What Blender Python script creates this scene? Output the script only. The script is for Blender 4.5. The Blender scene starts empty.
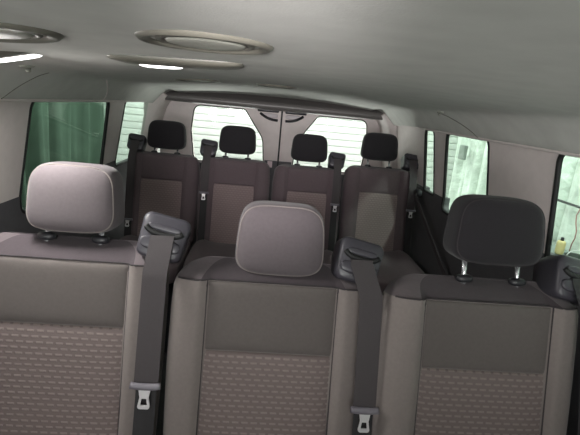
import bpy, bmesh, math, random
from mathutils import Vector, Matrix
random.seed(7)
S = bpy.context.scene
COL = S.collection
PI = math.pi

# ------------------------------------------------------------------ materials
def srgb(r, g, b):
    f = lambda c: (c/255/12.92) if c/255 <= .04045 else ((c/255+.055)/1.055)**2.4
    return (f(r), f(g), f(b), 1)

def mat(name, col, rough=.6, metal=0., spec=.5, noise=0., nscale=60., bump=0., bscale=300., bdist=.001, sheen=0.):
    m = bpy.data.materials.new(name); m.use_nodes = True
    nt = m.node_tree; b = nt.nodes['Principled BSDF']
    b.inputs['Base Color'].default_value = col
    b.inputs['Roughness'].default_value = rough
    b.inputs['Metallic'].default_value = metal
    b.inputs['Specular IOR Level'].default_value = spec
    if sheen:
        b.inputs['Sheen Weight'].default_value = sheen
        b.inputs['Sheen Roughness'].default_value = .5
    tc = nt.nodes.new('ShaderNodeTexCoord')
    if noise:
        n = nt.nodes.new('ShaderNodeTexNoise'); n.inputs['Scale'].default_value = nscale
        n.inputs['Detail'].default_value = 5
        nt.links.new(tc.outputs['Object'], n.inputs['Vector'])
        mr = nt.nodes.new('ShaderNodeMapRange')
        mr.inputs['From Min'].default_value = .3; mr.inputs['From Max'].default_value = .7
        mr.inputs['To Min'].default_value = 1-noise; mr.inputs['To Max'].default_value = 1+noise
        nt.links.new(n.outputs['Fac'], mr.inputs['Value'])
        mx = nt.nodes.new('ShaderNodeVectorMath'); mx.operation = 'SCALE'
        mx.inputs[0].default_value = col[:3]
        nt.links.new(mr.outputs[0], mx.inputs['Scale'])
        nt.links.new(mx.outputs[0], b.inputs['Base Color'])
    if bump:
        n2 = nt.nodes.new('ShaderNodeTexNoise'); n2.inputs['Scale'].default_value = bscale
        n2.inputs['Detail'].default_value = 3
        nt.links.new(tc.outputs['Object'], n2.inputs['Vector'])
        bp = nt.nodes.new('ShaderNodeBump'); bp.inputs['Strength'].default_value = bump
        bp.inputs['Distance'].default_value = bdist
        nt.links.new(n2.outputs['Fac'], bp.inputs['Height'])
        nt.links.new(bp.outputs[0], b.inputs['Normal'])
    return m

def woven(name, base, dash, ux=.0335, vz=.0185):
    """seat insert cloth: rows of short pale woven dashes, every other row shifted"""
    m = bpy.data.materials.new(name); m.use_nodes = True
    nt = m.node_tree; N = nt.nodes; L = nt.links; b = N['Principled BSDF']
    b.inputs['Roughness'].default_value = .9; b.inputs['Specular IOR Level'].default_value = .2
    tc = N.new('ShaderNodeTexCoord'); sp = N.new('ShaderNodeSeparateXYZ'); L.new(tc.outputs['Object'], sp.inputs[0])
    def M(op, a, bb=None, c=None):
        n = N.new('ShaderNodeMath'); n.operation = op
        for k, v in enumerate((a, bb, c)):
            if v is None: continue
            if isinstance(v, (int, float)): n.inputs[k].default_value = v
            else: L.new(v, n.inputs[k])
        return n.outputs[0]
    v = M('DIVIDE', sp.outputs['Z'], vz)
    row = M('FLOOR', v)
    u = M('ADD', M('DIVIDE', sp.outputs['X'], ux), M('MULTIPLY', row, .5))
    fu = M('ABSOLUTE', M('SUBTRACT', M('FRACT', u), .5))
    fv = M('ABSOLUTE', M('SUBTRACT', M('FRACT', v), .5))
    def soft(x, e0, e1):
        n = N.new('ShaderNodeMapRange'); n.interpolation_type = 'SMOOTHSTEP'
        L.new(x, n.inputs['Value'])
        n.inputs['From Min'].default_value = e0; n.inputs['From Max'].default_value = e1
        n.inputs['To Min'].default_value = 1; n.inputs['To Max'].default_value = 0
        return n.outputs[0]
    mask = M('MULTIPLY', soft(fu, .30, .40), soft(fv, .10, .26))
    ns = N.new('ShaderNodeTexNoise'); ns.inputs['Scale'].default_value = 400
    L.new(tc.outputs['Object'], ns.inputs['Vector'])
    mk = M('MULTIPLY', mask, M('ADD', .55, M('MULTIPLY', ns.outputs['Fac'], .9)))
    mx = N.new('ShaderNodeMix'); mx.data_type = 'RGBA'
    L.new(mk, mx.inputs[0]); mx.inputs[6].default_value = base; mx.inputs[7].default_value = dash
    L.new(mx.outputs[2], b.inputs['Base Color'])
    bp = N.new('ShaderNodeBump'); bp.inputs['Strength'].default_value = .7; bp.inputs['Distance'].default_value = .0015
    L.new(M('ADD', mask, M('MULTIPLY', ns.outputs['Fac'], .3)), bp.inputs['Height'])
    L.new(bp.outputs[0], b.inputs['Normal'])
    return m

def glass(name, tint, gloss=.06):
    m = bpy.data.materials.new(name); m.use_nodes = True
    nt = m.node_tree; N = nt.nodes; L = nt.links
    N.remove(N['Principled BSDF'])
    t = N.new('ShaderNodeBsdfTransparent'); t.inputs[0].default_value = tint
    g = N.new('ShaderNodeBsdfGlossy'); g.inputs['Roughness'].default_value = .03
    lw = N.new('ShaderNodeLayerWeight'); lw.inputs['Blend'].default_value = .5
    pw_ = N.new('ShaderNodeMath'); pw_.operation = 'POWER'; L.new(lw.outputs['Facing'], pw_.inputs[0]); pw_.inputs[1].default_value = 5
    fr = N.new('ShaderNodeMath'); fr.operation = 'MULTIPLY_ADD'; L.new(pw_.outputs[0], fr.inputs[0]); fr.inputs[1].default_value = .4; fr.inputs[2].default_value = .02
    mx = N.new('ShaderNodeMixShader'); L.new(fr.outputs[0], mx.inputs[0])
    L.new(t.outputs[0], mx.inputs[1]); L.new(g.outputs[0], mx.inputs[2])
    L.new(mx.outputs[0], N['Material Output'].inputs['Surface'])
    return m

def emit(name, col, strength):
    m = bpy.data.materials.new(name); m.use_nodes = True
    nt = m.node_tree; b = nt.nodes['Principled BSDF']
    b.inputs['Base Color'].default_value = (.8, .8, .8, 1)
    b.inputs['Emission Color'].default_value = col
    b.inputs['Emission Strength'].default_value = strength
    return m

FAB = dict(rough=.92, spec=.15, noise=.045, nscale=120, bump=.3, bscale=700, sheen=.15)
M_bolster = mat('bolster_fabric', srgb(126, 118, 115), **FAB)
M_plain = mat('plain_panel_fabric', srgb(98, 92, 90), **FAB)
M_shoulder = mat('shoulder_fabric', srgb(102, 94, 97), **FAB)
M_yoke = mat('darker_yoke_fabric', srgb(74, 67, 71), **FAB)  # darker tone for the middle of the seat top
M_rest = mat('headrest_fabric', srgb(95, 88, 91), **FAB)
M_rest_dark = mat('dark_headrest_fabric', srgb(44, 42, 45), **FAB)
M_rbody = mat('rear_seat_fabric', srgb(100, 88, 92), **FAB)
M_rtop = mat('rear_seat_top_fabric', srgb(90, 79, 83), **FAB)
M_rinsert = woven('rear_insert_cloth', srgb(134, 118, 118), srgb(146, 130, 130), .02, .012)
M_insert = woven('woven_insert_cloth', srgb(116, 105, 103), srgb(139, 127, 124), .0235, .0135)
M_pipe = mat('seam_piping', srgb(52, 47, 50), .8, noise=.05)
M_web = mat('belt_webbing', srgb(68, 63, 65), .75, bump=.6, bscale=900, noise=.06, nscale=300)
M_webdark = mat('belt_webbing_black', srgb(44, 43, 45), .75, bump=.6, bscale=900, noise=.06)
M_plas = mat('charcoal_plastic', srgb(64, 62, 69), .38, spec=.6, noise=.04, bump=.25, bscale=500)
M_plasdark = mat('black_plastic', srgb(40, 40, 44), .4, noise=.04)
M_tong = mat('grey_tongue_plastic', srgb(112, 108, 116), .45, noise=.04)
M_chrome = mat('chrome', srgb(225, 226, 230), .22, metal=.8, noise=.02)
M_steel = mat('latch_steel', srgb(215, 213, 215), .35, metal=.35, noise=.03)
M_head = mat('headliner_cloth', srgb(210, 210, 205), .95, spec=.1, noise=.05, nscale=14, bump=.22, bscale=420, bdist=.0012)
M_trim = mat('light_pillar_trim', srgb(222, 212, 210), .6, spec=.35, noise=.03, nscale=30, bump=.15, bscale=600)
M_low = mat('dark_lower_trim', srgb(82, 81, 84), .55, spec=.4, noise=.06, nscale=40, bump=.3, bscale=500)
M_header = mat('header_trim', srgb(104, 100, 99), .38, spec=.5, noise=.04)
M_bezel = mat('vent_bezel', srgb(106, 104, 95), .4, spec=.5, noise=.03)
M_bezel2 = mat('vent_louvre', srgb(112, 110, 102), .45, noise=.03)
M_disc = mat('vent_disc', srgb(176, 176, 166), .45, noise=.03)
M_rub = mat('black_rubber', srgb(22, 23, 23), .6, noise=.05)
M_floor = mat('cabin_floor_mat', srgb(50, 50, 52), .8, noise=.1, bump=.3)
M_white = mat('white_tag_paper', srgb(225, 205, 210), .6, noise=.03)
M_glassclear = glass('rear_door_glass', (.97, .985, .975, 1))
M_glassgreen = glass('green_tinted_glass', (.87, .94, .90, 1))
M_glassdeep = glass('privacy_tinted_glass', (.64, .74, .68, 1))
M_lens = emit('lamp_lens', (1, .98, .94, 1), 5.0)

# ------------------------------------------------------------------ mesh helpers
def mkobj(name, verts, faces, m, parent=None, smooth=True, loc=None):
    me = bpy.data.meshes.new(name); me.from_pydata([tuple(v) for v in verts], [], faces)
    me.validate()
    bm = bmesh.new(); bm.from_mesh(me)
    bmesh.ops.remove_doubles(bm, verts=bm.verts, dist=1e-6)
    bmesh.ops.recalc_face_normals(bm, faces=bm.faces)
    bm.to_mesh(me); bm.free()
    if m: me.materials.append(m)
    for p in me.polygons: p.use_smooth = smooth
    o = bpy.data.objects.new(name, me); COL.objects.link(o)
    if parent: o.parent = parent
    if loc: o.location = loc
    return o

def edge_split(o, ang=40):
    me = o.data; bm = bmesh.new(); bm.from_mesh(me)
    for e in bm.edges:
        if len(e.link_faces) == 2 and e.calc_face_angle(0) > math.radians(ang): e.smooth = False
    bm.to_mesh(me); bm.free(); return o

def rings_mesh(rings, cap0=True, cap1=True, closed=True):
    V = []; F = []; n = len(rings[0])
    for r in rings: V += list(r)
    for i in range(len(rings)-1):
        for j in range(n if closed else n-1):
            k = (j+1) % n
            F.append((i*n+j, i*n+k, (i+1)*n+k, (i+1)*n+j))
    if cap0: F.append(tuple(range(n))[::-1])
    if cap1: F.append(tuple((len(rings)-1)*n+j for j in range(n)))
    return V, F

def sgp(c, e): return math.copysign(abs(c)**e, c)

def superell(name, a, b, c, m, parent=None, loc=(0, 0, 0), n1=4.5, n2=4.5, nu=48, nv=24, warp=None):
    V = []; F = []
    for i in range(1, nv):
        ph = -PI/2 + PI*i/nv
        for j in range(nu):
            t = 2*PI*j/nu
            cx = sgp(math.cos(ph), 2/n1)
            p = Vector((a*cx*sgp(math.cos(t), 2/n2), b*cx*sgp(math.sin(t), 2/n2), c*sgp(math.sin(ph), 2/n1)))
            V.append(p)
    for i in range(nv-2):
        for j in range(nu):
            k = (j+1) % nu
            F.append((i*nu+j, i*nu+k, (i+1)*nu+k, (i+1)*nu+j))
    V.append(Vector((0, 0, -c))); V.append(Vector((0, 0, c)))
    for j in range(nu):
        k = (j+1) % nu
        F.append((len(V)-2, k, j)); F.append((len(V)-1, (nv-2)*nu+j, (nv-2)*nu+k))
    if warp: V = [warp(v) for v in V]
    L = Vector(loc)
    return mkobj(name, [v+L for v in V], F, m, parent)

def tube(name, pts, r, m, parent=None, closed=False, seg=10, flat=1.0):
    P = [Vector(p) for p in pts]; n = len(P); rings = []
    up0 = None
    for i, p in enumerate(P):
        a = P[(i-1) % n] if (closed or i > 0) else p
        b = P[(i+1) % n] if (closed or i < n-1) else p
        t = (b-a).normalized()
        if up0 is None:
            up0 = Vector((0, 0, 1)) if abs(t.z) < .9 else Vector((0, 1, 0))
        s = t.cross(up0).normalized(); u = s.cross(t).normalized(); up0 = u
        rings.append([p + s*math.cos(2*PI*k/seg)*r + u*math.sin(2*PI*k/seg)*r*flat for k in range(seg)])
    if closed:
        rings.append(rings[0]); V, F = rings_mesh(rings, False, False)
    else: V, F = rings_mesh(rings)
    return mkobj(name, V, F, m, parent)

def rbox(name, sx, sy, sz, m, parent=None, loc=(0, 0, 0), bev=.004, seg=3, rot=None, taper=None):
    bm = bmesh.new(); bmesh.ops.create_cube(bm, size=1)
    for v in bm.verts:
        v.co = Vector((v.co.x*sx, v.co.y*sy, v.co.z*sz))
        if taper: v.co = taper(v.co)
    if bev: bmesh.ops.bevel(bm, geom=list(bm.edges), offset=bev, segments=seg, profile=.5, affect='EDGES')
    me = bpy.data.meshes.new(name)
    if rot: bmesh.ops.rotate(bm, verts=bm.verts, matrix=rot)
    bmesh.ops.translate(bm, verts=bm.verts, vec=Vector(loc))
    bm.to_mesh(me); bm.free(); me.materials.append(m)
    for p in me.polygons: p.use_smooth = True
    o = bpy.data.objects.new(name, me); COL.objects.link(o)
    if parent: o.parent = parent
    edge_split(o, 50)
    return o

def rpoly(pts, rad, seg=8):
    """round the corners of a 2D polygon; rad is one radius or one per corner"""
    n = len(pts); out = []
    for i in range(n):
        r = rad[i] if isinstance(rad, (list, tuple)) else rad
        p = Vector(pts[i]); a = Vector(pts[i-1])-p; b = Vector(pts[(i+1) % n])-p
        if r <= 0: out.append(p); continue
        la, lb = a.length, b.length; a.normalize(); b.normalize()
        half = a.angle(b)/2; d = min(r/math.tan(half), la*.49, lb*.49); rr = d*math.tan(half)
        c = p+(a+b).normalized()*(rr/math.sin(half))
        p0 = p+a*d-c; p1 = p+b*d-c
        a0 = math.atan2(p0.y, p0.x); a1 = math.atan2(p1.y, p1.x); da = (a1-a0+PI) % (2*PI)-PI
        for k in range(seg+1):
            t = a0+da*k/seg; out.append(c+Vector((math.cos(t), math.sin(t)))*rr)
    return out

def plate(name, outer, holes, thick, m, fmap, parent=None, bevel=0.):
    """flat plate with holes in (u,v), thickness w, mapped into space by fmap(u,v,w)"""
    cu = bpy.data.curves.new(name, 'CURVE'); cu.dimensions = '2D'; cu.fill_mode = 'BOTH'
    cu.extrude = thick/2; cu.bevel_depth = bevel; cu.bevel_resolution = 2
    for loop in [outer]+list(holes):
        s = cu.splines.new('POLY'); s.points.add(len(loop)-1); s.use_cyclic_u = True
        for p, q in zip(s.points, loop): p.co = (q[0], q[1], 0, 1)
    t = bpy.data.objects.new('tmp', cu); COL.objects.link(t)
    dg = bpy.context.evaluated_depsgraph_get(); dg.update()
    me = bpy.data.meshes.new_from_object(t.evaluated_get(dg))
    bpy.data.objects.remove(t); bpy.data.curves.remove(cu)
    me.name = name
    for v in me.vertices: v.co = Vector(fmap(v.co.x, v.co.y, v.co.z))
    me.materials.clear(); me.materials.append(m)
    o = bpy.data.objects.new(name, me); COL.objects.link(o)
    bm = bmesh.new(); bm.from_mesh(me); bmesh.ops.remove_doubles(bm, verts=bm.verts, dist=1e-5)
    bmesh.ops.recalc_face_normals(bm, faces=bm.faces); bm.to_mesh(me); bm.free()
    for p in me.polygons: p.use_smooth = False
    if parent: o.parent = parent
    return o

def thing(name, label, cat, loc=(0, 0, 0), rot=(0, 0, 0), group=None):
    o = bpy.data.objects.new(name, None); COL.objects.link(o)
    o.location = loc; o.rotation_euler = rot; o.empty_display_size = .1
    return tag(o, label, cat, group)

def tag(o, label, cat, group=None):
    o['label'] = label; o['category'] = cat
    if group: o['group'] = group
    return o

def struct(o): o['kind'] = 'structure'; return o

# ------------------------------------------------------------------ camera
CAMZ = 1.36
cam = bpy.data.cameras.new('camera'); co = bpy.data.objects.new('camera', cam); COL.objects.link(co)
cam.sensor_fit = 'HORIZONTAL'; cam.sensor_width = 36; cam.lens = 430/580*36; cam.clip_start = .02
p_, y_, r_ = math.radians(14.7), math.radians(4.0), math.radians(5.4)
f = Vector((math.sin(y_)*math.cos(p_), math.cos(y_)*math.cos(p_), -math.sin(p_)))
rt = Vector((math.cos(y_), -math.sin(y_), 0)); up = rt.cross(f)
R = rt*math.cos(r_)+up*math.sin(r_); U = -rt*math.sin(r_)+up*math.cos(r_)
co.matrix_world = Matrix(((R.x, U.x, -f.x, -.045), (R.y, U.y, -f.y, 0), (R.z, U.z, -f.z, CAMZ), (0, 0, 0, 1)))
S.camera = co

# ------------------------------------------------------------------ van shell
YF, YR = -1.25, 3.22         # front and rear ends of the cabin
BELT = .965
def wallx(z):                 # inner half width at height z (walls lean in towards the roof)
    if z < BELT: return .885 + .01*(BELT-z)
    return .885 - (z-BELT)*.165
def side_map(sgn, k=.02):
    return lambda u, v, w: (sgn*(wallx(v)+w+k), u, v)

def side_map_deep(sgn): return lambda u, v, w: (sgn*(wallx(v)+w+.03), u, v)

ZT = 1.335                    # top of pillar trim, hidden above the ceiling edge
def side(sgn, nm, wins, tn):
    # lower charcoal panel with notches under each window, upper light trim like a comb
    def notch(lo):
        pts = []; rad = []
        if lo:
            pts += [(YF, 0.0), (YR, 0.0), (YR, BELT)]; rad += [0, 0, 0]
            for (a, b, zb, zt, sk) in sorted(wins, reverse=True):
                pts += [(b, BELT), (b, zb), (a, zb), (a, BELT)]; rad += [0, .05, .05, 0]
            pts += [(YF, BELT)]; rad += [0]
        else:
            pts += [(YR, ZT), (YR, BELT)]; rad += [0, 0]
            for (a, b, zb, zt, sk) in sorted(wins, reverse=True):
                pts += [(b, BELT), (b-sk, zt), (a+sk*.3, zt), (a, BELT)]; rad += [0, .045, .045, 0]
            pts += [(YF, BELT), (YF, ZT)]; rad += [0, 0]
        return rpoly(pts, rad)
    lo = struct(plate('wall_'+nm, notch(True), [], .04, M_low, side_map(sgn)))
    up_ = struct(plate('trim_%d' % tn, notch(False), [], .014, M_trim, side_map(sgn, .009)))
    return lo, up_
# (front edge, rear edge, bottom, top, slant)
LW = [(-1.05, .35, .93, 1.285, .02), (1.51, 2.27, .90, 1.305, .03), (2.47, 3.04, .93, 1.305, .04)]
RW = [(-1.05, .25, .93, 1.285, .02), (.45, 1.28, .93, 1.305, .02), (1.68, 2.14, .90, 1.305, .03), (2.27, 2.43, .95, 1.305, .02)]
side(-1, 'left', LW, 1); side(1, 'right', RW, 2)

wn = 0
for sgn, ws in ((-1, LW), (1, RW)):
    for (a, b, zb, zt, sk) in ws:
        wn += 1
        loop = rpoly([(a, zb), (b, zb), (b, BELT), (b-sk, zt), (a+sk*.3, zt), (a, BELT)], [.05, .05, 0, .045, .045, 0])
        fm = side_map(sgn)
        g = tube('window_%d' % wn, [fm(u, v, -.014) for u, v in loop], .0085, M_rub, closed=True, seg=8)
        struct(g)
        gm = M_glassdeep if sgn < 0 and a > 1 and a < 2 else M_glassgreen
        plate('pane', loop, [], .004, gm, lambda u, v, w, fm=fm: fm(u, v, w-.010), parent=g)

# ceiling: crowned headliner, curved down to the side rails
prof = [(0, 1.432), (.15, 1.431), (.32, 1.426), (.45, 1.417), (.56, 1.408), (.66, 1.400), (.70, 1.395), (.722, 1.388), (.742, 1.374), (.765, 1.350), (.788, 1.325), (.806, 1.306), (.818, 1.297), (.86, 1.30)]
def ceil_z(x):
    x = abs(x)
    for (a, za), (b, zb) in zip(prof, prof[1:]):
        if x <= b:
            t = (x-a)/(b-a); return za+(zb-za)*t
    return prof[-1][1]
xs = []
for (a, _), (b, _) in zip(prof, prof[1:]):
    k = max(1, int((b-a)/.03)); xs += [a+(b-a)*i/k for i in range(k)]
xs.append(prof[-1][0])
xs = [-x for x in xs[::-1]]+xs[1:]
ys = [YF+(3.14-YF)*i/60 for i in range(61)]
def ceil_pt(x, y):
    z = ceil_z(x)
    z -= .034*max(0, (y-2.3)/.8)**2 * (1 if abs(x) < .7 else .5)
    return Vector((x, y, z))
V = [ceil_pt(x, y) for y in ys for x in xs]; n = len(xs)
F = [(j*n+i, j*n+i+1, (j+1)*n+i+1, (j+1)*n+i) for j in range(60) for i in range(n-1)]
k = len(V); V += [v+Vector((0, 0, .05)) for v in V]
F += [(k+j*n+i, k+(j+1)*n+i, k+(j+1)*n+i+1, k+j*n+i+1) for j in range(60) for i in range(n-1)]
for j in range(60):
    F += [(j*n, (j+1)*n, k+(j+1)*n, k+j*n), (j*n+n-1, k+j*n+n-1, k+(j+1)*n+n-1, (j+1)*n+n-1)]
for i in range(n-1):
    F += [(i, k+i, k+i+1, i+1), (60*n+i, 60*n+i+1, k+60*n+i+1, k+60*n+i)]
struct(mkobj('ceiling', V, F, M_head))
# roof skin keeps garage light out above the liner
struct(mkobj('roof', [(sx*x, y, z) for y in (YF-.02, YR+.05) for sx, x, z in ((-1, .93, 1.28), (-1, .90, 1.36), (-1, .6, 1.52), (1, .6, 1.52), (1, .90, 1.36), (1, .93, 1.28))],
             [(i, i+1, i+7, i+6) for i in range(5)], mat('white_van_roof', srgb(225, 225, 222), .3, noise=.01), smooth=False))
struct(rbox('floor', 1.82, YR-YF, .04, M_floor, loc=(0, (YR+YF)/2, -.02), bev=0))

# long seams of the headliner side rails with their light edge
def seam(name, pts, r=.003, m=M_trim): return struct(tube(name, pts, r, m, seg=8))
for q, sg in ((3, -1), (4, 1)):
    seam('trim_%d' % q, [(sg*(.819), y, 1.296) for y in [YF+i*.1 for i in range(44)]], .006)
# curved cross seams running over the rails
def rail_curve(sg, y0, dy):
    pts = []
    for i in range(14):
        t = i/13; x = .725+t*.092
        p = ceil_pt(sg*x, y0+dy*math.sin(t*PI/2)); pts.append((p.x, p.y, p.z-.0005))
    return pts
seam('trim_5', rail_curve(-1, 1.90, .20), .0028)
seam('trim_6', rail_curve(1, 2.0, -.25), .0022, M_bezel)
seam('trim_7', rail_curve(-1, 1.42, -.10), .0012, M_bezel)

# rear arch ribs beside the doors
for q, sg in ((8, -1), (9, 1)):
    rings = []
    path = [(.74, 1.352), (.765, 1.322), (.79, 1.28), (.815, 1.2), (.84, 1.05), (.855, .96)]
    for x, z in path:
        rings.append([Vector((sg*x, 2.98, z)), Vector((sg*(x-.012), 3.0, z-.006)), Vector((sg*(x-.022), 3.08, z-.014)), Vector((sg*(x-.022), 3.2, z-.02)),
                      Vector((sg*(x+.05), 3.2, z+.04)), Vector((sg*(x+.05), 2.98, z+.04))])
    V, F = rings_mesh(rings); struct(edge_split(mkobj('trim_%d' % q, V, F, M_trim), 60))

# header beam over the rear doors, rounded on its lower face
rings = []
for i in range(41):
    x = -.86+1.72*i/40; e = 1-(abs(x)/.86)**8*.35
    zb = 1.308; zt = 1.366
    r = []
    for k in range(12):
        a = PI*k/11
        r.append(Vector((x, 3.05-.034*math.sin(a)*e, (zb+zt)/2-(zt-zb)/2*math.cos(a)*e)))
    r += [Vector((x, 3.12, zt+.06)), Vector((x, 3.23, zt+.06)), Vector((x, 3.23, zb))]
    rings.append(r)
V, F = rings_mesh(rings); struct(edge_split(mkobj('trim_10', V, F, M_header), 60))

# rear doors: two leaves, window each, pull handles by the centre seam
def door(sg, idx):
    cx = .05
    def fm(u, v, w): return (cx+sg*u, YR-.01+w-.0, v)
    W = .86
    hole = rpoly([(.105, .90), (.62, .90), (.645, 1.12), (.625, 1.296), (.265, 1.296), (.125, 1.10)], [.03, .05, .2, .05, .03, .12])
    d = thing('door_%d' % idx, '', ''); del d['label']; del d['category']; struct(d)
    top = plate('door_panel', rpoly([(.004, .885), (W, .885), (W, 1.36), (.004, 1.36)], [.0, 0, 0, 0]), [hole], .03, M_trim, fm, d, .003)
    lowp = plate('lower_panel', rpoly([(.004, .03), (W, .03), (W, .884), (.004, .884)], [0, 0, 0, 0]), [], .03, M_low, fm, d, .003)
    # dark frame recess round the window at top
    fr = tube('window_seal', [fm(u, v, -.015) for u, v in hole], .0045, M_rub, d, closed=True, seg=8)
    plate('pane', hole, [], .004, M_glassclear, fm, d)
    # top latch cover
    rbox('latch_cover', .155, .03, .03, M_plasdark, d, loc=(cx+sg*.10, YR-.035, 1.306), bev=.008)
    rbox('lower_latch_cover', .095, .008, .10, M_low, d, loc=(cx+sg*.0535, YR-.031, .895), bev=.003)
    # curved grab handle
    pts = []
    for t in range(13):
        a = t/12
        u = .03+.125*a
        v = 1.238+.042*(a**2.2)
        pts.append((cx+sg*u, YR-.035-.022*math.sin(PI*a), v))
    tube('grab_handle', pts, .008, M_plasdark, d, seg=10, flat=1.2)
    superell('handle_pocket', .058, .012, .016, mat('handle_pocket_trim', srgb(205, 196, 200), .5, noise=.02), d, loc=(cx+sg*.085, YR-.028, 1.268), n1=3, n2=3, nu=32, nv=16)
    return d
d1 = door(-1, 1); d2 = door(1, 2)
rbox('door_seam', .012, .02, 1.30, M_rub, d1, loc=(.05, YR-.025, .68), bev=.003)
t_ = rbox('label_tag', .036, .004, .046, M_white, loc=(-.010, YR-.0375, .918), bev=.001)
tag(t_, 'small pale tag on the rear doors beside their centre seam', 'label')
# outer panels beyond the door leaves
for q, sg in ((11, -1), (12, 1)):
    struct(rbox('trim_%d' % q, .08, .05, 1.4, M_trim, loc=(sg*.90+(.02 if sg > 0 else 0), YR+.02, .70), bev=.01))

# front end with the windshield (behind the camera)
struct(plate('wall_front', [(-.92, 0), (.92, 0), (.92, 1.5), (-.92, 1.5)], [rpoly([(-.8, .85), (.8, .85), (.74, 1.38), (-.74, 1.38)], .06)], .04, M_low, lambda u, v, w: (u, YF+w, v)))
wn += 1
w_ = struct(tube('window_%d' % wn, [(u, YF, v) for u, v in rpoly([(-.8, .85), (.8, .85), (.74, 1.38), (-.74, 1.38)], .06)], .008, M_rub, closed=True, seg=6))
plate('pane', rpoly([(-.8, .85), (.8, .85), (.74, 1.38), (-.74, 1.38)], .06), [], .004, M_glassclear, lambda u, v, w: (u, YF+w, v), w_)

# ------------------------------------------------------------------ seats
def front_bump(x, a, pw, B):
    ax = abs(x)
    if ax <= pw-.004: return 0
    t = min(1, (ax-(pw-.004))/(a-pw+.004))
    return B*min(1, (t/.22))**.6 * (1-.55*max(0, (t-.35)/.65)**2)

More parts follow.
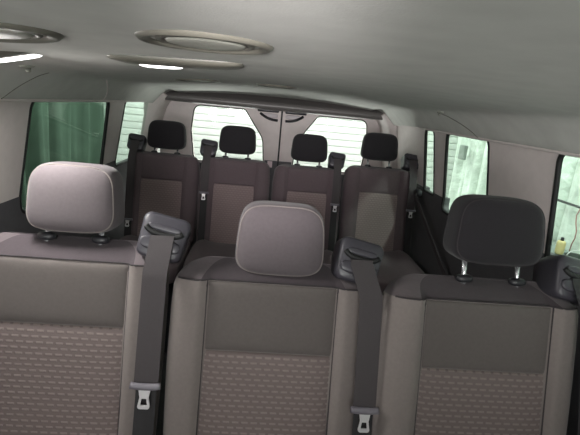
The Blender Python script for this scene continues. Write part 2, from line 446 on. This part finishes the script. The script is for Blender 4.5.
def make_seat(name, w, H, pw, s_top, s_ins, mats, rest_w, rest_h, rest_gap, label, group, loc, recl, rest_dark=False,
              house_x=None, belt_len=.4, tongue_s=None, front=True, belt_dx=0., rest_fwd=.0, sc=1., belt_mat=None, wide_l=0., wide_r=0.,belt_x=None, house_lift=.06, rest_dx=0, fine=True, houseang=12):
    """seat back facing -Y. local z runs up along the back, origin at the hinge"""
    Mb, Msh, My, Mpl, Min, Mr = mats
    root = thing(name, label, 'seat', loc, (0, 0, 0), group)
    a0 = w/2; T = .052; B = .026*sc
    N = 144 if fine else 96
    def edge(s, sg):
        return (1+(wide_l if sg < 0 else wide_r)*(.55+.45*max(0, 1-s/s_top)))
    def sect(s):
        # half width, front y, back y, at height s
        rtop = .10*sc
        a = a0*(.97+.03*min(1, s/.25))
        k = max(0, (s-(H-rtop))/rtop)
        a = a - rtop*.95*(1-math.sqrt(max(0, 1-min(1, k)**2.6)))
        kf = max(0, (s-s_top)/(H-s_top))
        yf = -T + .080*sc*(kf**1.15)
        yb = T - .030*max(0, (s-(H-.06))/.06)**2
        bb = B*(1-min(1, kf*1.6))
        return a, yf, yb, bb
    ss = [0, .03, .08, .13, .18, .23, .28, .33, .37, .40]
    ss = [s for s in ss if s < s_top-.03]+[s_top-.02, s_top-.008, s_top]
    ss += [s_top+(H-s_top)*(1-(1-i/12)**1.7) for i in range(1, 13)]
    rings = []
    for s in ss:
        a, yf, yb, bb = sect(s)
        ym = (yf+yb)/2; h = (yb-yf)/2
        r = []
        for j in range(N):
            t = 2*PI*j/N
            x = a*sgp(math.cos(t), 2/6.5); y = h*sgp(math.sin(t), 2/3.6)
            x0_ = x; ex = max(0, (abs(x)-pw)/(a0-pw)); x = x+math.copysign((edge(s, x)-1)*a0*ex, x)
            if y < 0:
                y -= front_bump(x0_, a, pw, bb)*min(1, (-y/h)*1.5)
            r.append(Vector((x, ym+y, s)))
        rings.append(r)
    V, F = rings_mesh(rings, True, True)
    i_seam = ss.index(s_top)
    body = []; top = []; yoke = []
    ct_lim = (pw*1.12/a0)**(6.5/2)
    for fi, fc in enumerate(F):
        cz = sum(V[i].z for i in fc)/len(fc); cx = abs(math.cos(2*PI*(fi % N+.5)/N)) if len(fc) == 4 else 0
        cy = sum(V[i].y for i in fc)/len(fc)
        if cz <= s_top+1e-4: body.append(fc)
        elif cx < ct_lim: yoke.append(fc)
        else: top.append(fc)
    rt_ = Matrix.Rotation(-recl, 4, 'X')
    frame = bpy.data.objects.new('backrest', bpy.data.meshes.new('backrest'))
    def put(nm, V, F, m, parent=root, smooth=True):
        o = mkobj(nm, V, F, m, parent, smooth); return o
    def X(p): return rt_ @ Vector(p)
    VX = [X(v) for v in V]
    put('backrest', VX, body, Mb); put('shoulder_cover', VX, top, Msh); put('top_yoke', VX, yoke, My)
    bpy.data.objects.remove(frame)
    # padded centre panels
    def pad(nm, x0, x1, z0, z1, m, puff, flare=0.):
        nx, nz = 26, 20; P = []; Q = []
        for j in range(nz+1):
            for i in range(nx+1):
                u = -1+2*i/nx; v = -1+2*j/nz
                u = math.copysign(1-(1-abs(u))**1.5, u); v = math.copysign(1-(1-abs(v))**1.5, v)
                s = z0+(z1-z0)*(v+1)/2
                fl = 1+flare*(1-min(1, s/max(s_top, .01)))
                x = ((x0+x1)/2+(x1-x0)/2*u)*fl
                yy = -T-.0005-puff*((1-abs(u)**7)*(1-abs(v)**8))**.6
                P.append(X((x, yy, s)))
        k = len(P)
        for j in range(nz):
            for i in range(nx): Q.append((j*(nx+1)+i, j*(nx+1)+i+1, (j+1)*(nx+1)+i+1, (j+1)*(nx+1)+i))
        # give it its own back face
        P += [p+X((0, .012, 0)) for p in P[:k]]
        Q += [tuple(k+i for i in q)[::-1] for q in Q]
        nxx = nx+1
        edge = [i for i in range(nxx)]+[j*nxx+nx for j in range(1, nz+1)]+[nz*nxx+i for i in range(nx-1, -1, -1)]+[j*nxx for j in range(nz-1, 0, -1)]
        for e0, e1 in zip(edge, edge[1:]+edge[:1]): Q.append((e0, e1, k+e1, k+e0))
        return mkobj(nm, P, Q, m, root)
    pad('centre_panel', -pw+.002, pw-.002, s_ins+.001, s_top-.003, Mpl, .010*sc)
    o = pad('woven_insert', -pw+.002, pw-.002, .0, s_ins-.001, Min, .008*sc)
    # piping along the top seam and beside the panel
    if front:
        pts = []
        for i in range(41):
            x = -a0*.93+a0*1.86*i/40
            a, yf, yb, bb = sect(s_top); h = (yb-yf)/2
            cosv = abs(x/a)**(6.5/2); cosv = min(1, cosv)
            y = -h*(max(0, 1-cosv**2)**.5)**(2/3.6)
            y2 = (yf+yb)/2+y-front_bump(x, a, pw, bb)
            ex = max(0, (abs(x)-pw)/(a0-pw)); pts.append(X((x+math.copysign((edge(s_top, x)-1)*a0*ex, x), y2-.0005, s_top+.001)))
        tube('top_seam_piping', pts, .0022, M_pipe, root, seg=6)
        for sg in (-1, 1):
            pts = [X((sg*(pw), -T-.006, s_top*i/20)) for i in range(21)]
            tube('side_seam_piping', pts, .0026, M_pipe, root, seg=6)
    # cushion
    cw = w*.97
    def cwarp(v):
        v = v.copy()
        if v.z > 0: v.z -= .022*max(0, 1-(abs(v.x)/(cw*.36))**4)
        return v
    superell('cushion', cw/2, .24, .065, Mb, root, loc=(0, -.26, -.01), n1=5, n2=6, nu=64, nv=20, warp=cwarp)
    # legs / base under cushion
    base = rbox('seat_base', cw*.8, .34, loc[2]-.08, M_plasdark, root, loc=(0, -.22, -(loc[2])/2-.035), bev=.02)
    # headrest group ----------------------------------------------------
    hz = H+rest_gap+rest_h/2
    hy = .005-rest_fwd
    RD = .060*sc
    def hwarp(v):
        v = v.copy(); c = rest_h/2; t = v.z/c
        v.x *= 1.0-.055*t-.03*max(0, t)**3
        v.y *= 1-.10*t
        v.y += .010*(v.x/(rest_w/2))**2*(1 if v.y < 0 else .3) + .012*max(0, t)**2
        return v
    hp = Vector(X((rest_dx, hy, hz)))
    hr = superell('headrest', rest_w/2, RD, rest_h/2, Mr, root, n1=4.6, n2=5.2, nu=72, nv=40, warp=hwarp)
    hr.location = hp; hr.rotation_euler = (-recl*.4, 0, 0)
    # seam around the front cushion of the rest
    if front:
        pts = []
        for k_ in range(96):
            t = 2*PI*k_/96
            v = Vector((rest_w/2*.955*sgp(math.cos(t), 2/4.2), 0, rest_h/2*.945*sgp(math.sin(t), 2/4.2)))
            zz = abs(v.z/(rest_h/2)); cphi = (max(0, 1-zz**4.6))**(1/4.6)
            xx = min(1, abs(v.x/(rest_w/2))/max(cphi, 1e-3)); yy = cphi*(max(0, 1-xx**5.2))**(1/5.2)
            v.y = -RD*yy
            pts.append(hwarp(v))
        tube('seam_piping', pts, .0018, Mb if not rest_dark else M_pipe, hr, closed=True, seg=6)
    for sg in (-1, 1):
        px_ = sg*rest_w*.31+rest_dx
        zb_ = H-.03; p0 = X((px_, .006, zb_)); p1 = X((px_, hy+.004, hz-rest_h*.40))
        inv = Matrix.Rotation(recl*.4, 4, 'X')
        tube('post', [inv@(p0-hp), inv@((p0+p1)/2-hp), inv@(p1-hp)], .0065*sc, M_chrome, hr, seg=14)
        # sleeve
        sl = superell('post_sleeve', .023*sc, .015*sc, .011*sc, M_plasdark, root, loc=(0, 0, 0), n1=2.6, n2=2.4, nu=28, nv=12)
        sl.location = X((px_, .004, H-.001)); sl.rotation_euler = (-recl, 0, 0)
    # belt housing on the shoulder ---------------------------------------
    if house_x is not None:
        hs = sc
        hroot = Vector(X((house_x, -.004, H+house_lift-.045)))
        Rm = Matrix.Rotation(math.radians(houseang), 4, 'Y') @ Matrix.Rotation(-.42, 4, 'X')
        def HX(p): return hroot + Rm @ (Vector(p)*hs)
        def ol(hw, zb_, zt_, y, rr=.02, foot=.88):
            P = rpoly([(-hw*foot, zb_), (hw*foot, zb_), (hw, zt_), (-hw, zt_)], rr, 7)
            return [HX((u, y+.0, v)) for u, v in P]
        rings = [ol(.046, -.036, .040, .062, .016), ol(.054, -.048, .048, .055), ol(.060, -.056, .053, .020), ol(.061, -.058, .055, -.030),
                 ol(.0605, -.0575, .0545, -.038), ol(.058, -.055, .052, -.044), ol(.054, -.050, .047, -.0475), ol(.030, -.030, .028, -.049)]
        V, F = rings_mesh(rings); hb = edge_split(mkobj('belt_housing', V, F, M_plas, root), 60)
        # lower lip and dark slot with turned up ends
        lip = superell('slot_lip', .050*hs, .010*hs, .017*hs, M_plas, hb, n1=3, n2=5, nu=40, nv=16)
        lip.location = HX((0, -.046, -.022)); lip.rotation_euler = Rm.to_euler()
        tube('slot', [HX((x, -.0495, .004+.013*(abs(x)/.046)**4)) for x in [(-.046+.092*i/20) for i in range(21)]], .0072*hs, M_rub, hb, seg=8)
        lid = superell('slot_cover', .041*hs, .006*hs, .0085*hs, M_plas, hb, n1=3, n2=5, nu=40, nv=14)
        lid.location = HX((0, -.046, .021)); lid.rotation_euler = Rm.to_euler()
        # webbing ---------------------------------------------------------
        top = HX((0, -.058, .000)); bxx = house_x if belt_x is None else belt_x; bw = (.027 if not front else .0285)*(sc if not front else 1)
        def web(nm, path, hw, m, parent, th=.0012):
            Pn = [Vector(p) for p in path]; rr = []
            for i, p in enumerate(Pn):
                a = Pn[max(0, i-1)]; b = Pn[min(len(Pn)-1, i+1)]
                t = (b-a).normalized()
                s_ = Vector((1, 0, 0)); s_ = (s_-t*s_.dot(t)).normalized()
                nn = t.cross(s_).normalized()
                rr.append([p-s_*hw-nn*th, p-nn*th*1.1, p+s_*hw-nn*th, p+s_*hw+nn*th, p+nn*th, p-s_*hw+nn*th])
            V, F = rings_mesh(rr); return edge_split(mkobj(nm, V, F, m, parent), 60)
        def bp(s, extra=0.):     # point in front of the seat face at height s
            q = X((bxx+belt_dx*(H-s), -T-B-.022*sc-extra, s)); return q
        path = [HX((0, -.040, .004)), top, top+Vector((0, -.006, -.010))]
        st = H-.060*sc
        n_ = 16
        for i in range(n_+1):
            s = st+(tongue_s-st)*i/n_; path.append(bp(s))
        bm_ = belt_mat or M_web
        wb = web('belt_webbing', path, bw, bm_, root)
        low = [bp(tongue_s-.004, -.004)]+[bp(tongue_s-.02-(tongue_s-.02)*i/6, -.008) for i in range(7)]
        web('lower_webbing', low, bw*.86, M_webdark, root)
        # tongue
        c = bp(tongue_s, .004)
        tg = tube('tongue_grip', [c+Vector((x, -.002, .000+abs(x)**2*2)) for x in [(-1+2*i/10)*bw*1.22 for i in range(11)]], .0085*(sc if not front else 1), M_tong, wb, seg=10)
        q = bw/.031
        outer = rpoly([(-.014, 0), (.014, 0), (.0105, -.020), (.0155, -.048), (-.0155, -.048), (-.0105, -.020)], [.002, .002, .006, .006, .006, .006])
        hole = rpoly([(-.0065, -.022), (.0065, -.022), (.009, -.040), (-.009, -.040)], .002)
        cc = c.copy()
        tilt = recl
        plate('latch_plate', [(u*q*1.05, v*q*1.05) for u, v in outer], [(u*q*1.05, v*q*1.05) for u, v in hole][::1] and [[(u*q*1.05, v*q*1.05) for u, v in hole]], .003*q, M_steel,
              lambda u, v, w_: tuple(cc+Vector((u, -.006+w_+v*math.sin(tilt)*-0+v*math.sin(tilt), v*math.cos(tilt)-.004))), wb, .0006)
    return root

MF = (M_bolster, M_shoulder, M_yoke, M_plain, M_insert, M_rest)
MFR = (M_bolster, M_shoulder, M_yoke, M_plain, M_insert, M_rest_dark)  # right front seat: shade on its headrest is put into the fabric colour
MR = (M_rbody, M_rtop, M_rtop, M_rbody, M_rinsert, M_rest_dark)
RC = math.radians(13)
z0 = .43
GF = 'front row of the passenger seats'
make_seat('van_seat', .50, .525, .166, .475, .315, MF, .216, .172, .018,
          'grey van seat with raised light headrest, nearest the green curtained window', GF, (-.522, .955, z0+.040), RC,
          house_x=.235, tongue_s=.195, belt_dx=-.01, belt_x=.238, wide_l=.08, wide_r=0, rest_dx=.004)
make_seat('van_seat', .50, .525, .166, .475, .297, MF, .230, .186, -.030,
          'grey van seat, middle of the front row, its light headrest pushed fully down', GF, (.0, .955, z0+.013), RC,
          house_x=.215, tongue_s=.185, belt_dx=0.02, belt_x=.240, rest_dx=.012, wide_l=.05, wide_r=-.10)
make_seat('van_seat', .50, .525, .166, .475, .302, MFR, .234, .174, .045,
          'shaded van seat with tall headrest, coloured dark for shade, raised on chrome posts', GF, (.540, .905, z0+.022), RC, rest_dark=True,
          house_x=.228, tongue_s=.04, belt_dx=.06, belt_x=.235, belt_mat=M_webdark, wide_l=.06, rest_dx=.030)
GR = 'rear row of four seats before the doors'
RR = math.radians(12)
rl = ['dark rear row seat against the wall with the green curtained window',
      'dark rear row seat below the left door window, second from the curtained side',
      'dark rear row seat below the right door window, beside the corner seat',
      'dark rear row corner seat with a pale light patch on its insert']
for i, (x, hx, ts, dz, gap) in enumerate(((-.63, -.165, .12, -.004, .022), (-.215, -.165, .30, .0, .024), (.215, .165, .30, -.01, .024), (.64, .190, .27, .02, .038))):
    make_seat('rear_van_seat', .415, .52, .125, .50, .36, MR, .214, .165, gap, rl[i], GR, (x, 2.46, .515+dz), RR, rest_dark=True,
              house_x=hx, tongue_s=ts, front=False, sc=.82, fine=False, belt_dx=.0, houseang=6, house_lift=.085)

# ------------------------------------------------------------------ ceiling fittings
def vent(label, x, y, r, grp):
    z = ceil_z(x); tl = math.atan2(ceil_z(x+.05)-ceil_z(x-.05), .1)
    t = thing('air_vent', label, 'air vent', (x, y, z), (0, -tl, 0), grp)
    def ringm(nm, pr, m):
        rr = []
        for j in range(64):
            a = 2*PI*j/64
            rr.append([Vector((q*math.cos(a), q*math.sin(a), zz)) for q, zz in pr])
        rr.append(rr[0]); V, F = rings_mesh(rr, False, False); return mkobj(nm, V, F, m, t)
    ringm('bezel', [(r*1.04, .002), (r*1.02, -.002), (r*.97, -.0055), (r*.91, -.006), (r*.80, .000), (r*.80, .004), (r*1.04, .004)], M_bezel)
    ringm('inner_ring', [(r*.74, .0), (r*.73, -.003), (r*.66, -.0035), (r*.63, 0), (r*.63, .003), (r*.74, .003)], M_bezel2)
    V = []; F = []
    superell('duct_cup', r*.81, r*.81, .005, M_plasdark, t, loc=(0, 0, .002), n1=2, n2=2, nu=40, nv=10)
    superell('flap_disc', r*.60, r*.60, .004, M_disc, t, loc=(0, 0, -.002), n1=3, n2=2, nu=48, nv=10)
    return t
GV = 'round ceiling air vents'
vent('large round ceiling air vent cut off by the corner of the photo', -.430, .640, .090, GV)
vent('large round ceiling air vent near the camera, wholly in view', -.137, .630, .090, GV)
vent('small looking far ceiling air vent, on the side nearer the curtained window', -.355, 1.93, .092, GV)
vent('small looking far ceiling air vent above the rear door seam', -.02, 1.97, .090, GV)

def lamp(label, x0, x1, y, lens0, lens1):
    xc = (x0+x1)/2; z = ceil_z(xc); tl = math.atan2(ceil_z(x1)-ceil_z(x0), x1-x0)
    t = thing('ceiling_lamp', label, 'lamp', (xc, y, z), (0, -tl, 0), 'strip lamps on the headliner')
    L = x1-x0
    superell('lamp_housing', L/2, .055, .014, M_bezel, t, loc=(0, 0, 0), n1=3, n2=6, nu=64, nv=14)
    o = superell('lens', (lens1-lens0)/2, .022, .0045, M_lens, t, loc=((lens0+lens1)/2-xc, .018, -.0125), n1=2.5, n2=5, nu=48, nv=10)
    return t
lamp('strip lamp on the ceiling between the near and far round vents', -.385, -.105, .98, -.33, -.24)
lamp('brightly lit strip lamp at the edge of the ceiling beside the curtained window', -.76, -.485, .95, -.73, -.525)

# coat hooks on the side rails
for lab, x, y in (('small clip on the ceiling rail above the curtained window', -.70, 1.25), ('small clip on the ceiling rail above the white curtained window', .72, 1.95)):
    h = thing('coat_hook', lab, 'hook', (x, y, ceil_z(x)), (0, math.copysign(.35, x), 0), 'coat hooks on the side rails')
    superell('hook_base', .014, .03, .006, M_disc, h, n1=2.5, n2=3, nu=24, nv=10)
    tube('hook', [(0, .012, -.004), (0, .006, -.014), (0, -.006, -.017), (0, -.014, -.012)], .003, M_disc, h, seg=8)

# shoulder belt running down the right wall from its anchor
bt = thing('wall_seat_belt', 'dark belt slanting down the side wall from its anchor beside the corner seat', 'seat belt', (.855, 2.42, .93))
superell('anchor_cover', .018, .035, .022, M_plasdark, bt, n1=3, n2=3, nu=28, nv=14)
rings = []
for i in range(9):
    t = i/8; c = Vector((-.022, -.02-.62*t, -.01-.30*t)); w = Vector((0, .012, .02))
    rings.append([c-w+Vector((.001, 0, 0)), c+w+Vector((.001, 0, 0)), c+w-Vector((.001, 0, 0)), c-w-Vector((.001, 0, 0))])
V, F = rings_mesh(rings); edge_split(mkobj('webbing', V, F, M_web, bt), 50)

# ------------------------------------------------------------------ the garage outside
GZ = -.55
M_conc = mat('concrete', srgb(140, 140, 136), .85, noise=.15, nscale=3, bump=.3, bscale=40)
M_gwall = mat('painted_garage_wall', srgb(215, 222, 216), .8, noise=.04, nscale=3)
M_shut = mat('shutter_white', srgb(235, 238, 234), .45, noise=.03, nscale=8)
M_green = mat('green_curtain_cloth', srgb(86, 100, 90), .85, noise=.15, nscale=6, bump=.3, bscale=80)
M_plast = mat('white_plastic_sheet', srgb(214, 222, 214), .45, noise=.16, nscale=7, bump=.9, bscale=12, bdist=.03)
struct(rbox('ground', 9, 12, .1, M_conc, loc=(0, 1, GZ-.05), bev=0))
struct(rbox('wall_garage_left', .1, 12, 3.6, M_gwall, loc=(-3.0, 1, GZ+1.8), bev=0))
struct(rbox('wall_garage_right', .1, 12, 3.6, M_gwall, loc=(2.9, 1, GZ+1.8), bev=0))
struct(rbox('wall_garage_front', 6, .1, 3.6, M_gwall, loc=(0, -4.6, GZ+1.8), bev=0))
struct(rbox('wall_garage_rear', 6, .1, 3.6, M_gwall, loc=(0, 5.5, GZ+1.8), bev=0))
struct(rbox('garage_ceiling', 6, 12, .1, M_gwall, loc=(0, 1, GZ+3.62), bev=0))
# roller shutter: curved slats in one sheet
rings = []
sl = .072; zz = GZ
pts = []
while zz < 2.7:
    for t, dy in ((0, 0), (.03, -.012), (.3, -.013), (.6, -.013), (.93, -.012), (.945, .012), (.98, .012)):
        pts.append((4.75+dy, zz+sl*t))
    zz += sl
rings = [[Vector((x, y, z)) for y, z in pts] for x in (-2.5, 2.5)]
V, F = rings_mesh(rings, False, False, closed=False)
sh = mkobj('roller_shutter', V, F, M_shut, smooth=False); tag(sh, 'white slatted roller shutter seen through the rear door windows', 'shutter')
def curtain(name, x, y0, y1, z0, z1, m, amp, wl, seed, label, cat, tilt=0):
    rnd = random.Random(seed); V = []; F = []; ny, nz = 160, 14
    ph = [rnd.uniform(0, 6.28) for _ in range(4)]
    for j in range(nz+1):
        z = z0+(z1-z0)*j/nz
        for i in range(ny+1):
            y = y0+(y1-y0)*i/ny
            d = amp*(math.sin(y/wl*6.28+ph[0])+.5*math.sin(y/wl*2.2*6.28+ph[1]+z*.8)+.4*math.sin(y*2.3+ph[2]+z*1.4))
            V.append(Vector((x+d+tilt*(z-z0), y, z)))
    n = ny+1
    F = [(j*n+i, j*n+i+1, (j+1)*n+i+1, (j+1)*n+i) for j in range(nz) for i in range(ny)]
    o = mkobj(name, V, F, m); md = o.modifiers.new('thickness', 'SOLIDIFY'); md.thickness = .004
    return tag(o, label, cat)
curtain('green_curtain', -1.75, -.4, 4.45, GZ+.3, 2.3, M_green, .05, .34, 3, 'dark green draped curtain hanging outside the left side window', 'curtain')
curtain('white_plastic_curtain', 1.70, .9, 3.85, GZ+.1, 2.4, M_plast, .045, .22, 5, 'pale crinkled plastic sheet hanging outside the right rear side window', 'curtain')
# small things outside the right windows
v_ = rbox('wall_switch_box', .03, .10, .12, mat('grey_switch_plastic', srgb(120, 128, 122), .5, noise=.03), loc=(1.62, 3.60, 1.10), bev=.006)
tag(v_, 'small grey box hanging on the pale sheet outside the right rear window', 'switch box')
bench = thing('workbench', 'grey workbench outside the nearest right window', 'bench', (1.32, 1.35, GZ))
rbox('bench_top', .5, 1.6, .05, mat('bench_grey', srgb(112, 120, 118), .5, noise=.05), bench, loc=(0, 0, 1.28), bev=.006)
for sx in (-1, 1):
    for sy in (-1, 1):
        rbox('leg', .05, .05, 1.26, M_plasdark, bench, loc=(sx*.20, sy*.74, .63), bev=.004)

bk = thing('bucket', 'dark bucket on the grey bench outside the nearest right window', 'bucket', (1.36, 1.74, .756))
V, F = rings_mesh([[Vector((r*math.cos(2*PI*j/28), r*math.sin(2*PI*j/28), z)) for j in range(28)] for r, z in ((.035, 0), (.045, .07), (.047, .072), (.043, .07), (.034, .01))])
edge_split(mkobj('bucket_body', V, F, mat('bucket_plastic', srgb(70, 76, 72), .5, noise=.04), bk))
tube('bucket_handle', [(.044*math.cos(PI*i/12), 0, .066+.03*math.sin(PI*i/12)) for i in range(13)], .002, M_steel, bk, seg=6)
yb = thing('bottle', 'yellow bottle on the grey bench outside the nearest right window', 'bottle', (1.46, 1.98, .756))
M_yel = mat('yellow_plastic', srgb(196, 180, 130), .5, noise=.03)
superell('bottle_body', .020, .020, .036, M_yel, yb, loc=(0, 0, .036), n1=5, n2=2.2, nu=28, nv=16)
superell('cap', .008, .008, .010, M_plasdark, yb, loc=(0, 0, .079), n1=5, n2=2, nu=20, nv=8)
cb = tube('cable', [(1.60+.006*math.sin(i*.9)-.004*i, 2.10+.015*math.sin(i*1.3)-.006*i, 1.35-.0366*i) for i in range(17)], .003, mat('reddish_cable_rubber', srgb(160, 120, 114), .6, noise=.04), seg=8)
tag(cb, 'thin reddish cable hanging outside the nearest right window', 'cable')
rl_ = tube('wall_rail', [(1.58, 1.90, .985), (1.58, 2.02, .985), (1.58, 2.30, .985)], .007, M_plasdark, seg=8)
tag(rl_, 'short dark horizontal rail outside the nearest right window', 'rail')

# ------------------------------------------------------------------ lights
def area(name, loc, target, sx, sy, power, col=(1, 1, 1), spread=PI):
    l = bpy.data.lights.new(name, 'AREA'); l.shape = 'RECTANGLE'; l.size = sx; l.size_y = sy
    l.energy = power; l.color = col; l.spread = spread
    o = bpy.data.objects.new(name, l); COL.objects.link(o); o.location = loc
    o.rotation_euler = (Vector(target)-Vector(loc)).to_track_quat('-Z', 'Y').to_euler(); return o
area('garage_rear_lamp', (0, 4.2, 2.85), (0, 4.75, .8), 3.6, .3, 120, (.97, 1, .96))
area('garage_right_lamp', (1.25, 1.5, 2.85), (1.75, 1.9, .8), .3, 4.2, 120, (.97, 1, .97))
area('garage_left_lamp', (-1.3, 1.5, 2.85), (-1.75, 1.5, .8), .3, 4.0, 26, (.95, 1, .96))
area('windshield_fill', (-.5, -2.9, .85), (0, 0, 1.2), 2.4, 1.0, 160, (1, .97, .97))  # unseen fill light added beyond the windshield for cabin and ceiling
def spot(name, loc, target, power, angle, blend, col, rad):
    l = bpy.data.lights.new(name, 'SPOT'); l.energy = power; l.spot_size = math.radians(angle); l.spot_blend = blend
    l.color = col; l.shadow_soft_size = rad
    o = bpy.data.objects.new(name, l); COL.objects.link(o); o.location = loc
    o.rotation_euler = (Vector(target)-Vector(loc)).to_track_quat('-Z', 'Y').to_euler(); return o
spot('front_seat_fill', (-.28, -.35, 1.34), (-.30, 1.1, .60), 15.5, 55, 1, (1, .97, .96), .06)  # added fill spot, brightens the left and middle front seats
spot('rear_cabin_fill', (-.06, -.12, 1.385), (0, 3.2, 1.14), 82, 34, 1, (1, .94, .95), .04)  # added fill spot by the camera, brightens rear seats and doors
spot('garage_work_lamp', (1.45, .80, 1.85), (.64, 2.40, .78), 60, 20, .4, (.9, 1, .93), .05)
area('rear_ceiling_fill', (0, 4.35, .25), (0, 1.8, 1.45), 1.8, .3, 32, (.98, 1, .97))  # fill light added out of view, brightens the ceiling's rear end
area('lamp_glow', (-.63, .99, 1.37), (-.3, .99, .5), .2, .04, 4.5, (1, .98, .94))

w = bpy.data.worlds.new('world'); S.world = w; w.use_nodes = True
w.node_tree.nodes['Background'].inputs[0].default_value = (.5, .53, .52, 1)
w.node_tree.nodes['Background'].inputs[1].default_value = .3
S.view_settings.view_transform = 'Standard'; S.view_settings.look = 'None'
S.view_settings.exposure = 0; S.view_settings.gamma = 1; S.view_settings.use_curve_mapping = False
try:
    S.cycles.use_denoising = True; S.cycles.max_bounces = 10; S.cycles.diffuse_bounces = 6
    S.cycles.transparent_max_bounces = 12
except Exception: pass
